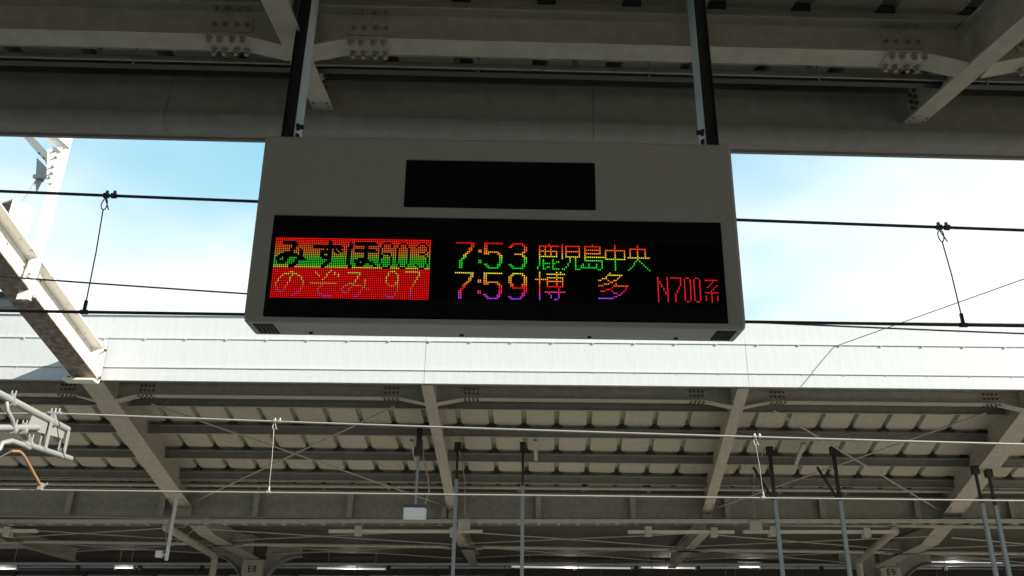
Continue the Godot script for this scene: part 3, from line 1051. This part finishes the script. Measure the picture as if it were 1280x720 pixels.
# a character as strokes on a 16 row grid: points "x,y" joined by spaces, strokes parted by "/"
const GLYPH := {
	"7": "0,0 8,0 8,2 2,10 2,14", "5": "8,0 0,0 0,6 2,5 6,5 8,7 8,11 6,14 2,14 0,12", "3": "0,2 2,0 6,0 8,2 8,4 6,6 3,6/6,6 8,8 8,11 6,14 2,14 0,12",
	"9": "8,9 8,2 6,0 2,0 0,2 0,5 2,8 6,8 8,5/8,9 8,10 5,14 2,14 0,13", "6": "8,2 6,0 3,0 0,3 0,11 3,14 5,14 8,11 8,9 6,6 3,6 0,9", "0": "3,0 5,0 8,3 8,11 5,14 3,14 0,11 0,3 3,0",
	"6n": "6,2 5,0 2,0 0,3 0,11 2,14 5,14 6,11 6,9 5,6 2,6 0,9", "0n": "2,0 4,0 6,3 6,11 4,14 2,14 0,11 0,3 2,0", "3n": "0,2 2,0 4,0 6,2 6,4 4,6 2,6/4,6 6,8 6,11 4,14 2,14 0,12", "9n": "6,9 6,2 4,0 2,0 0,3 0,6 2,8 4,8 6,5/6,9 6,11 4,14 2,14 0,13", "7n": "0,0 7,0 7,2 3,9 3,14",
	"mi": "3,1 9,1 8,4 5,9 3,12 1,12 0,10 2,8 5,7 9,8 14,10/12,5 12,8 9,13 7,14", "zu": "0,3 14,3/8,0 8,8 6,9 4,8 4,6 6,5 8,6 8,11 5,14/11,5 12,6/13,4 14,5",
	"ho": "1,1 0,6 0,11 1,14/4,1 14,1/4,5 14,5/9,1 9,11 7,13 5,13 4,11 6,10 9,10 14,13", "no": "8,1 7,5 5,10 3,12 1,11 0,8 1,5 4,2 8,1 12,3 14,7 13,11 9,14",
	"zo": "2,1 4,3/10,0 6,5/0,7 13,7/7,7 4,10 4,12 7,14 11,14/12,1 12,2/14,2 14,3",
	"ka": "6,0 6,1/1,1 11,1/1,1 1,10 0,14/1,4 10,4 10,7 1,7/4,1 4,7/7,1 7,7/3,9 3,14 6,13/3,11 6,11/8,9 8,14 11,14/8,11 11,10",
	"go": "1,0 1,8/3,1 10,1 10,7 3,7 3,1/3,4 10,4/5,8 5,10 3,13 1,14/8,8 8,14 10,14 11,12",
	"shima": "5,0 5,1/1,1 9,1 9,5 1,5/1,1 1,9/1,3 9,3/1,7 11,7/1,9 10,9 10,13 8,14/0,11 0,13 7,13/3,11 3,13/7,11 7,13",
	"chu": "5,0 5,14/0,3 10,3 10,8 0,8 0,3", "ou": "5,0 5,8/1,2 9,2/1,2 1,7/9,2 9,7/0,7 11,7/5,8 0,14/5,8 11,14",
	"haku": "2,0 2,15/0,4 5,4/6,1 15,1/11,0 11,8/6,3 14,3 14,8 6,8 6,3/6,5 14,5/13,0 13,0/5,11 15,11/12,9 12,14 10,15/7,12 8,14",
	"ta": "6,0 3,3 0,4/5,1 12,1 9,4 4,6 0,7/4,3 6,5/9,6 6,9 1,10/8,7 15,7 13,10 9,13 5,14 0,14/7,10 10,12",
	"N": "0,0 0,13/1,2 2,5 4,9/5,0 5,13", "s7": "0,0 5,0 5,3 3,7 2,10 2,13", "s0": "1,0 2,0 3,1 3,12 2,13 1,13 0,12 0,1 1,0", "kei": "0,1 6,1/4,2 1,5/6,4 4,6/0,8 6,8/3,7 3,13/0,10 0,12/6,10 6,12",
}


func dots(called: String) -> Dictionary:
	var on := {}
	for stroke in (GLYPH[called] as String).split("/"):
		var pts := []
		for p in stroke.split(" "):
			var c := p.split(",")
			pts.append(Vector2(float(c[0]), float(c[1])))
		for i in maxi(pts.size() - 1, 1):
			var a: Vector2 = pts[i]
			var b: Vector2 = pts[mini(i + 1, pts.size() - 1)]
			var steps := int(maxf(absf(b.x - a.x), absf(b.y - a.y)))
			for k in steps + 1:
				var p := a.lerp(b, float(k) / maxi(steps, 1))
				on[Vector2i(roundi(p.x), roundi(p.y))] = true
	return on


func band(stops: Array, row: float) -> Color:
	for i in stops.size() - 1:
		if row <= stops[i + 1][0]:
			var t: float = clampf((row - stops[i][0]) / (stops[i + 1][0] - stops[i][0]), 0.0, 1.0)
			return (stops[i][1] as Color).lerp(stops[i + 1][1], t)
	return stops[-1][1]


func led_image() -> Image:
	var im := Image.create(COLS * DOT, ROWS * DOT, false, Image.FORMAT_RGB8)
	im.fill(Color(0, 0, 0))
	var red := Color(0.95, 0.02, 0.01)
	var orange := Color(0.95, 0.42, 0.10)
	var yellow := Color(0.82, 0.80, 0.14)
	var green := Color(0.04, 0.80, 0.12)
	var violet := Color(0.55, 0.25, 0.95)
	var pink := Color(0.92, 0.12, 0.50)
	# the changing colours of the rows as the camera's shutter caught them
	var line1 := [[0.0, red], [4.0, orange], [7.5, yellow], [9.5, green], [16.0, green]]
	var line2 := [[0.0, yellow], [3.0, Color(0.88, 0.62, 0.16)], [6.5, orange], [8.0, red], [11.0, pink], [14.5, violet], [16.0, violet]]
	var back1 := [[0.0, red], [3.0, Color(0.85, 0.16, 0.05)], [8.0, Color(0.70, 0.42, 0.10)], [10.0, Color(0.45, 0.60, 0.10)], [12.0, Color(0.05, 0.66, 0.10)], [14.5, Color(0.05, 0.66, 0.10)], [16.0, Color(0.75, 0.72, 0.12)]]
	var text2 := [[0.0, Color(0.80, 0.85, 0.18)], [5.0, Color(0.95, 0.70, 0.22)], [8.0, Color(0.95, 0.45, 0.16)], [10.5, Color(0.98, 0.28, 0.22)], [13.0, Color(0.85, 0.20, 0.70)], [16.0, Color(0.70, 0.22, 0.90)]]
	var lit := {}
	for y in 17:
		for x in 82:
			lit[Vector2i(x, y)] = band(back1, y)
			lit[Vector2i(x, y + 17)] = Color(0.86, 0.0, 0.0)
	# train names: unlit on the upper line, coloured on the lower
	for q in [["mi", 1, 2], ["zu", 20, 2], ["ho", 38, 2], ["6n", 55, 1], ["0n", 64, 1], ["3n", 74, 1]]:
		for p: Vector2i in dots(q[0]):
			var w: int = q[2]
			for dx in w:
				lit[Vector2i(int(q[1]) + p.x + dx, p.y + 2)] = Color(0, 0, 0)
				if w == 2 and dx == 0:
					lit[Vector2i(int(q[1]) + p.x, p.y + 1)] = Color(0, 0, 0)
	for q in [["no", 2], ["zo", 20], ["mi", 36], ["9n", 59], ["7n", 69]]:
		for p: Vector2i in dots(q[0]):
			lit[Vector2i(int(q[1]) + p.x, p.y + 18)] = band(text2, p.y).darkened(0.14)
	# times: upright strokes two dots wide
	for line in 2:
		var row: int = 1 if line == 0 else 18
		var ramp: Array = line1 if line == 0 else line2
		for q in [["7", 96], ["5", 111], ["3" if line == 0 else "9", 124]]:
			for p: Vector2i in dots(q[0]):
				for dx in 2:
					lit[Vector2i(int(q[1]) + p.x + dx - 1, p.y + row)] = band(ramp, p.y)
		for y in [4, 5, 10, 11]:
			for dx in 2:
				lit[Vector2i(107 + dx, y + row)] = band(ramp, y)
	var at := 138
	for g in ["ka", "go", "shima", "chu", "ou"]:
		for p: Vector2i in dots(g):
			lit[Vector2i(at + p.x, p.y + 1)] = band(line1, p.y)
		at += 12
	for q in [["haku", 137], ["ta", 170]]:
		for p: Vector2i in dots(q[0]):
			lit[Vector2i(int(q[1]) + p.x, p.y + 17)] = band(line2, p.y)
	for q in [["N", 201], ["s7", 208], ["s0", 215], ["s0", 220]]:
		for p: Vector2i in dots(q[0]):
			lit[Vector2i(int(q[1]) + p.x, p.y + 19)] = Color(0.85, 0.06, 0.12)
	for p: Vector2i in dots("kei"):
		lit[Vector2i(226 + p.x, p.y + 19)] = Color(0.85, 0.06, 0.12)
	for c: Vector2i in lit:
		if c.x < 0 or c.x >= COLS or c.y < 0 or c.y >= ROWS:
			continue
		var col: Color = lit[c]
		im.fill_rect(Rect2i(c.x * DOT + 2, c.y * DOT + 1, 3, 5), col)
		im.fill_rect(Rect2i(c.x * DOT + 1, c.y * DOT + 2, 5, 3), col)
		im.fill_rect(Rect2i(c.x * DOT + 2, c.y * DOT + 2, 3, 3), col.lerp(Color(1, 1, 0.9), 0.08 if col.get_luminance() > 0.01 else 0.0))
	return im


# ---------------------------------------------------------------- the two rods the board hangs from
func hangers():
	for q in [[-1.2636, 1.0, "dark hanger rod with pale inner face holding the board's corner nearer the gantry"], [1.1052, -1.0, "dark hanger rod with pale inner face holding the board above the N700 text"]]:
		var x: float = q[0]
		var s: float = q[1]
		var o := thing("hanger_rod", q[2], "hanger rod", "rods holding the departure board", Vector3(x, 4.305, -4.155))
		# lipped channel, its mouth towards the platform
		var st := mb()
		var w := 0.037
		plate(st, [Vector3(s * w, 0, 0.0), Vector3(s * w, 1.35, 0.0), Vector3(s * w, 1.35, -0.15), Vector3(s * w, 0, -0.15)], Vector3(-s * 0.004, 0, 0))
		put("inner_flange", st, "rod_skylit", o)
		st = mb()
		plate(st, [Vector3(-s * w, 0.012, 0.0), Vector3(-s * w, 1.35, 0.0), Vector3(-s * w, 1.35, -0.15), Vector3(-s * w, 0.012, -0.15)], Vector3(s * 0.004, 0, 0))
		plate(st, [Vector3(-w + 0.005, 0.012, -0.02), Vector3(w - 0.005, 0.012, -0.02), Vector3(w - 0.005, 1.35, -0.02), Vector3(-w + 0.005, 1.35, -0.02)], Vector3(0, 0, -0.006))
		put("web", st, "near_black", o)
		# foot clip and its bolts
		st = mb()
		box(st, Vector3(s * w - 0.002 if s > 0 else s * w - 0.03, 0.02, -0.14), Vector3(s * w + 0.034 if s > 0 else s * w + 0.002, 0.03, -0.02))
		put("foot_clip", st, "white_clean", o)
		st = mb()
		bolt(st, Vector3(s * w, 0.115, -0.03), Vector3(s, 0, 0), 0.014, 0.04)
		bolt(st, Vector3(s * w, 0.06, -0.04), Vector3(s, 0, 0), 0.013, 0.018)
		bolt(st, Vector3(s * w, 0.06, -0.10), Vector3(s, 0, 0), 0.013, 0.018)
		stuff(put("bolt", st, "bracket", o))


# ---------------------------------------------------------------- overhead line
func run(f: Callable, z: float, x0: float, x1: float, n: int) -> Array:
	var pts := []
	for i in n + 1:
		var x := lerpf(x0, x1, float(i) / n)
		pts.append(Vector3(x, (f as Callable).call(x), z))
	return pts


func near_messenger(x: float) -> float:
	return 4.895 - 0.0275 * x + 0.00035 * x * x


func far_messenger(x: float) -> float:
	if x < -6.94:
		return 5.18 + 0.02 * (x + 6.94) * 1.0
	return 5.029 - 0.0187 * x + 0.00045 * x * x


func wire(called: String, label: String, pts: Array, r: float, mat: String, group := "", sides := 8):
	var st := mb()
	tube(st, pts, r, sides)
	var o := put(called, st, mat, self)
	o.set_meta("label", label)
	o.set_meta("category", "wire")
	if group:
		o.set_meta("group", group)
	return o


func catenary():
	wire("messenger_wire", "thick dark overhead wire against the sky, upper one passing behind the board", run(near_messenger, -6.0, -30, 30, 60), 0.0125, "wire")
	wire("contact_wire", "dark level contact wire passing behind the board's foot against the white fascia", run(func(x): return 4.003 - 0.0009 * x, -6.0, -40, 40, 8), 0.0125, "wire")
	wire("feeder_wire", "thinner grey wire sloping between the two dark overhead wires and sagging rightward", run(func(x): return 4.482 - 0.0452 * x + 0.0023 * x * x, -7.0, -12, 14, 40), 0.008, "wire_dull")
	wire("messenger_wire", "bright sunlit overhead wire crossing in front of the far roof panels", run(far_messenger, -13.1, -30, 30, 80), 0.016, "wire_bright")
	wire("contact_wire", "pale straight contact wire in front of the far roof's valley girder", run(func(x): return 4.04 + 0.003 * x, -13.1, -40, 40, 8), 0.012, "wire_bright")
	wire("stay_wire", "thin wire slanting from a fascia ledge up to the right-hand edge", [Vector3(5.636, 6.955, -14.54), Vector3(9.0, 7.55, -11.55), Vector3(12.2, 8.1, -8.8)], 0.0075, "wire_dull")
	for q in [[-3.14, -6.0, "thin dropper with hooked clamp joining the dark wires nearest the gantry"], [3.316, -6.0, "thin dropper with crossed hook joining the dark wires right of the board"], [-3.546, -13.1, "pale dropper on the sunlit wires left of the board's middle"], [3.75, -13.1, "pale beaded dropper on the sunlit wires beside a pair of dark poles"]]:
		var x: float = q[0]
		var z: float = q[1]
		var near := z > -10.0
		var yt := near_messenger(x) if near else far_messenger(x)
		var yb := 4.003 - 0.0009 * x if near else 4.04 + 0.003 * x
		var o := thing("dropper", q[2], "dropper", "droppers of the overhead line", Vector3(x, yb, z))
		var h := yt - yb
		var k := 1.0 if near else 1.25
		var wm := "wire" if near else "wire_bright"
		for s in [-1.0, 1.0]:
			var st := mb()
			var tx: float = s * 0.030 * k
			tube(st, [Vector3(tx - 0.018 * k, h, 0), Vector3(tx - 0.016 * k, h, 0), Vector3(tx + 0.016 * k, h, 0), Vector3(tx + 0.018 * k, h, 0)], 0.023 * k, 10)
			rod(st, Vector3(tx, h - 0.018, 0.012), Vector3(tx, h + 0.042 * k, -0.006), 0.012 * k, 8)
			put("clamp", st, wm, o)
		var st2 := mb()
		var pts := []
		for i in 15:
			var a := TAU * i / 14.0 * 0.92 + 0.4
			pts.append(Vector3(-0.030 * k + 0.022 * sin(a), h - 0.075 + 0.05 * cos(a), 0.004 * sin(a * 2.0)))
		pts.append(Vector3(0.012, h - 0.125, 0))
		tube(st2, pts, 0.0045 * k, 6)
		put("hook", st2, wm, o)
		st2 = mb()
		tube(st2, [Vector3(-0.03 * k, h - 0.12, 0), Vector3(-0.01, h * 0.5, 0), Vector3(0, 0.05, 0)], 0.0048, 6)
		put("dropper_wire", st2, wm, o)
		st2 = mb()
		tube(st2, [Vector3(0, 0.09, 0), Vector3(0, 0.055, 0), Vector3(0, 0.05, 0), Vector3(0, -0.012, 0)], 0.014 * k, 8)
		rod(st2, Vector3(-0.026 * k, 0.0, 0), Vector3(0.026 * k, 0.0, 0), 0.019 * k, 8)
		put("lower_clamp", st2, wm, o)


# ---------------------------------------------------------------- cantilever carrying the far track's wires
func cantilever():
	var o := thing("cantilever_arm", "pale grey tubular cantilever arm with copper registration rod carrying the sunlit wires", "cantilever")
	var x := -6.95
	var st := mb()
	rod(st, Vector3(x, 5.0, -10.2), Vector3(x, 5.055, -13.58), 0.052, 14)
	put("top_tube", st, "pale_steel", o)
	st = mb()
	tube(st, [Vector3(x, 4.0, -10.2), Vector3(x, 4.60, -11.75), Vector3(x, 4.86, -12.72)], 0.045, 14)
	put("strut_tube", st, "pale_steel", o)
	st = mb()
	rod(st, Vector3(x, 4.555, -12.45), Vector3(x, 4.665, -13.88), 0.042, 14)
	put("steady_tube", st, "pale_steel", o)
	st = mb()
	plate(st, [Vector3(x - 0.006, 4.99, -12.5), Vector3(x - 0.006, 4.83, -12.45), Vector3(x - 0.006, 4.80, -12.75), Vector3(x - 0.006, 4.89, -13.5), Vector3(x - 0.006, 5.0, -13.5)], Vector3(0.012, 0, 0))
	put("gusset", st, "pale_steel", o)
	for z in [-12.98, -13.55]:
		st = mb()
		for s in [-1.0, 1.0]:
			box(st, Vector3(x + s * 0.045 - 0.005, 4.60, z - 0.04), Vector3(x + s * 0.045 + 0.005, 5.02, z + 0.04))
		put("drop_link", st, "pale_steel", o)
	# insulator at the tube's near end
	st = mb()
	tube(st, [Vector3(x, 5.0, -10.4), Vector3(x, 5.01, -11.3)], 0.05, 12)
	for k in 8:
		var z := -10.45 - 0.11 * k
		tube(st, [Vector3(x, 5.0, z), Vector3(x, 5.0, z - 0.02)], 0.10, 16)
	put("insulator", st, "porcelain", o)
	# clamps
	for p in [[5.01, -11.9, 0.07], [5.04, -13.1, 0.068], [4.66, -12.1, 0.06], [4.72, -12.35, 0.06], [4.58, -12.6, 0.055], [4.61, -13.0, 0.055], [4.645, -13.56, 0.055]]:
		st = mb()
		var c := Vector3(x, p[0], p[1])
		tube(st, [c + Vector3(0, 0, 0.035), c - Vector3(0, 0, 0.035)], p[2], 12)
		box(st, c + Vector3(-0.02, p[2] * 0.8, -0.03), c + Vector3(0.02, p[2] * 0.8 + 0.06, 0.03))
		put("clamp", st, "galv", o)
		st = mb()
		for s in [-1.0, 1.0]:
			rod(st, c + Vector3(0.028 * s, p[2] * 0.6, 0.0), c + Vector3(0.028 * s, p[2] + 0.09, 0.0), 0.010, 6)
		stuff(put("clamp_bolt", st, "pale_steel", o))
	# bent link between the tubes
	st = mb()
	tube(st, [Vector3(x, 4.97, -11.78), Vector3(x + 0.03, 4.86, -11.80), Vector3(x + 0.05, 4.76, -11.95), Vector3(x + 0.03, 4.68, -12.05), Vector3(x + 0.02, 4.64, -12.1)], 0.028, 10)
	put("link", st, "pale_steel", o)
	# messenger seat
	st = mb()
	box(st, Vector3(x - 0.035, 5.09, -13.14), Vector3(x + 0.035, 5.165, -13.06))
	tube(st, [Vector3(x - 0.10, 5.182, -13.1), Vector3(x + 0.10, 5.178, -13.1)], 0.028, 10)
	for s in [-0.06, 0.0, 0.06]:
		rod(st, Vector3(x + s, 5.15, -13.1), Vector3(x + s, 5.26, -13.1), 0.011, 6)
	put("messenger_seat", st, "galv", o)
	# registration: bent holder and copper rod down to the contact wire
	st = mb()
	tube(st, [Vector3(x - 0.1, 4.36, -12.05), Vector3(x - 0.09, 4.47, -12.08), Vector3(x - 0.04, 4.53, -12.2), Vector3(x, 4.535, -12.45), Vector3(x, 4.53, -12.62)], 0.036, 10)
	put("rod_holder", st, "pale_steel", o)
	st = mb()
	tube(st, [Vector3(x - 0.02, 4.39, -12.22), Vector3(x, 4.425, -12.38), Vector3(x, 4.418, -12.46), Vector3(x + 0.008, 4.38, -12.55), Vector3(x + 0.02, 4.27, -12.75), Vector3(x + 0.04, 4.08, -13.09)], 0.021, 10)
	put("registration_rod", st, "copper", o)
	st = mb()
	box(st, Vector3(x + 0.01, 4.02, -13.13), Vector3(x + 0.07, 4.12, -13.06))
	rod(st, Vector3(x + 0.06, 4.06, -13.1), Vector3(x + 0.13, 4.12, -13.1), 0.018, 8)
	put("contact_clip", st, "wire_bright", o)
	st = mb()
	rod(st, Vector3(x - 0.02, 4.39, -12.22), Vector3(x - 0.55, 4.05, -12.25), 0.01, 6)
	put("tail_rod", st, "wire_bright", o)


# ---------------------------------------------------------------- fittings under the far roof
func far_fittings():
	# ladder-like cable rack along the valley girder
	var zr := -19.16
	var o := thing("cable_rack", "long pale cable rack with rungs fixed under the far valley girder", "cable rack")
	var st := mb()
	beam(st, Vector3(-16, 4.37, zr - 0.12), Vector3(17, 4.77, zr + 0.28), rect(0.02, 0.085), Vector3.UP)
	put("front_rail", st, "cream", o)
	st = mb()
	beam(st, Vector3(-16, 4.37, zr - 0.42), Vector3(17, 4.77, zr - 0.02), rect(0.02, 0.085), Vector3.UP)
	put("rear_rail", st, "cream_old", o)
	for k in 72:
		var x := -14.9 + 0.42 * k
		var t := (x + 16.0) / 33.0
		var y := 4.37 + 0.4 * t
		var z := zr - 0.12 + 0.4 * t
		st = mb()
		box(st, Vector3(x - 0.035, y + 0.004, z - 0.29), Vector3(x + 0.035, y + 0.05, z - 0.011))
		put("rung", st, "cream", o)
	st = mb()
	beam(st, Vector3(-16, 4.425, zr - 0.27), Vector3(17, 4.825, zr + 0.13), rect(0.22, 0.05), Vector3.UP)
	put("cable_bundle", st, "bracket", o)
	# conduits above the girder
	var cd := [[5.40, 0.022, "upper thin conduit pipe running above the far valley girder"], [5.30, 0.04, "thicker conduit pipe running just above the far valley girder"]]
	for q in cd:
		var c := thing("conduit_pipe", q[2], "pipe", "conduits above the girder")
		st = mb()
		var y: float = q[0]
		tube(st, [Vector3(-16, y - 0.05, -19.0 - 0.2), Vector3(17, y + 0.06, -19.0 + 0.2)], q[1], 8)
		put("pipe", st, "cream", c)
		st = mb()
		for k in 22:
			var x := -15.2 + 1.4 * k
			box(st, Vector3(x - 0.03, y - 0.06, -19.12 + x * 0.012), Vector3(x + 0.03, y + 0.14, -19.05 + x * 0.012))
		stuff(put("pipe_clip", st, "cream_old", c))
	# lamp troughs under the rack, unlit
	var lamps := [[-13.2, -9.95, "unlit tube lamp under the cable rack at the picture's left edge"], [-3.8, -0.55, "unlit tube lamp under the cable rack crossing the first pale pole"], [2.53, 4.78, "unlit tube lamp under the cable rack left of the white junction box"], [4.98, 8.2, "unlit tube lamp under the cable rack behind the dark-topped poles"]]
	for q in lamps:
		var x0: float = q[0]
		var x1: float = q[1]
		var l := thing("tube_lamp", q[2], "lamp", "unlit lamps under the cable rack", Vector3((x0 + x1) / 2, 4.30 + ((x0 + x1) / 2 + 4.0) * 0.0125, -19.15))
		var h := (x1 - x0) / 2
		st = mb()
		beam(st, Vector3(-h, 0, 0), Vector3(h, 0.025 * h, 0), PackedVector2Array([Vector2(-0.05, 0), Vector2(0.05, 0), Vector2(0.075, 0.06), Vector2(-0.075, 0.06)]), Vector3.UP)
		put("lamp_body", st, "cream", l)
		for s in [-0.62, 0.62]:
			st = mb()
			box(st, Vector3(s * h - 0.07, -0.05, -0.1), Vector3(s * h + 0.07, 0.14, 0.085))
			put("lamp_bracket", st, "cream", l)
	# junction boxes with a cable looping up
	for q in [[-0.94, 4.525, "square cream junction box on the cable rack beside the first pale pole"], [5.21, 4.575, "square cream junction box on the cable rack left of the dark-topped poles"]]:
		var x: float = q[0]
		var b := thing("junction_box", q[2], "junction box", "junction boxes on the cable rack", Vector3(x, q[1], -19.0))
		st = mb()
		box(st, Vector3(-0.13, -0.10, -0.05), Vector3(0.13, 0.10, 0.05))
		put("case", st, "cream", b)
		st = mb()
		box(st, Vector3(-0.115, -0.085, 0.0502), Vector3(0.115, 0.085, 0.058))
		put("cover", st, "cream", b)
		st = mb()
		tube(st, [Vector3(0, 0.1, 0), Vector3(0.0, 0.6, 0.02), Vector3(-0.02, 0.95, 0.3), Vector3(-0.06, 1.15, 1.0), Vector3(-0.10, 1.28, 1.6)], 0.013, 6)
		put("cable", st, "cream_old", b)
	# poles hanging in pairs: dark above, pale below
	var poles := [[-1.03, 5.72, 0.62, false, "first pale hanging pole, behind the light rafter below the board"], [0.26, 5.74, 0.75, false, "second pale hanging pole, right of the light rafter below the board"], [5.14, 5.72, 0.88, true, "dark-topped hanging pole beside the beaded dropper"], [6.40, 5.74, 0.95, true, "dark-topped hanging pole between beaded dropper and column E9"], [9.14, 5.40, 0.62, false, "pale hanging pole at far right, nearer column E9"], [9.39, 5.34, 0.60, false, "pale hanging pole at far right, the one closer to the edge"]]
	for q in poles:
		var x: float = q[0]
		var y1: float = q[1]
		var split: float = y1 - q[2]
		var p := thing("hanging_pole", q[4], "pole", "poles hanging from the far roof", Vector3(x, 2.2, -17.2))
		var big: bool = q[3]
		st = mb()
		var w := 0.06 if big else 0.045
		box(st, Vector3(-w / 2, split - 2.2, -w / 2), Vector3(w / 2, y1 - 2.2, w / 2))
		put("upper_tube", st, "near_black", p)
		st = mb()
		box(st, Vector3(-0.034, 0, -0.034), Vector3(0.034, split - 2.205, 0.034))
		put("lower_tube", st, "galv", p)
		if big:
			st = mb()
			beam(st, Vector3(-0.35, y1 - 2.2 - 0.30, -0.05), Vector3(-0.03, y1 - 2.2 - 0.95, 0.0), rect(0.04, 0.04), Vector3(0, 0, 1))
			put("raker", st, "near_black", p)
		st = mb()
		box(st, Vector3(-0.06, y1 - 2.26, -0.06), Vector3(0.06, y1 - 2.10, 0.06))
		put("top_clamp", st, "bracket", p)
	# small pale box on a rod
	var s := thing("hanging_box", "small pale grey box hung on a thin rod before the far girder", "box", "", Vector3(-1.735, 4.36, -16.6))
	st = mb()
	beam(st, Vector3(-0.2, 0, 0), Vector3(0.2, 0, 0), PackedVector2Array([Vector2(-0.13, -0.12), Vector2(0.1, -0.15), Vector2(0.13, -0.12), Vector2(0.13, 0.06), Vector2(-0.13, 0.06)]), Vector3.UP)
	put("case", st, "white_clean", s)
	st = mb()
	box(st, Vector3(-0.205, 0.062, -0.14), Vector3(0.205, 0.115, 0.14))
	put("lid", st, "galv_dark", s)
	st = mb()
	rod(st, Vector3(0, 0.115, 0), Vector3(0, 1.05, 0), 0.028, 8)
	put("rod", st, "galv", s)
	st = mb()
	box(st, Vector3(-0.08, 1.05, -0.08), Vector3(0.08, 1.2, 0.08))
	box(st, Vector3(-0.05, 1.2, -0.05), Vector3(0.05, 1.62, 0.05))
	put("mount", st, "bracket", s)
	st = mb()
	tube(st, [Vector3(0.06, 1.35, 0), Vector3(0.1, 1.0, 0.02), Vector3(0.2, 0.65, 0), Vector3(0.24, 0.4, 0), Vector3(0.16, 0.12, -0.05)], 0.016, 6)
	put("cable", st, "cream_old", s)
	# white bracket post with a small camera-like head, beside the heavy rafter
	var w2 := thing("bracket_post", "thin white bracket post with a small white fitting below the heavy rafter", "bracket", "", Vector3(-7.10, 3.70, -19.0))
	st = mb()
	beam(st, Vector3(0, 0, 0), Vector3(0, 1.42, 0), lsec(0.055, 0.06, 0.01), Vector3(0, 0, 1))
	put("post", st, "white_clean", w2)
	st = mb()
	box(st, Vector3(-0.21, 0.06, -0.05), Vector3(-0.08, 0.19, 0.06))
	rod(st, Vector3(-0.08, 0.12, 0), Vector3(0.0, 0.12, 0), 0.018, 6)
	put("fitting", st, "white_clean", w2)
	st = mb()
	tube(st, [Vector3(-0.06, 0.95, 0.02), Vector3(-0.07, 0.5, 0.03), Vector3(-0.02, 0.3, 0.02)], 0.01, 6)
	tube(st, [Vector3(0.75, 0.95, -0.1), Vector3(0.4, 0.55, 0.0), Vector3(0.06, 0.28, 0.02)], 0.01, 6)
	put("stay", st, "galv", w2)
	# drain pipes to the columns
	for q in [[Vector3(-7.3, 4.42, -19.25), Vector3(-7.45, 4.30, -23.2), "pale bent drain pipe running back to column E8"], [Vector3(8.25, 4.55, -19.25), Vector3(8.92, 4.42, -23.2), "pale bent drain pipe running back to column E9"]]:
		var d := thing("drain_pipe", q[2], "drain pipe", "drain pipes at the columns")
		var a: Vector3 = q[0]
		var b: Vector3 = q[1]
		st = mb()
		tube(st, [a, b - (b - a) * 0.04, b + Vector3(0, -0.03, -0.03), b + Vector3(0, -0.12, -0.06), Vector3(b.x, 0.0, b.z - 0.06)], 0.085, 12)
		put("pipe", st, "cream", d)
		st = mb()
		tube(st, [a + (b - a) * 0.01, a + (b - a) * 0.035], 0.1, 12)
		put("collar", st, "cream", d)
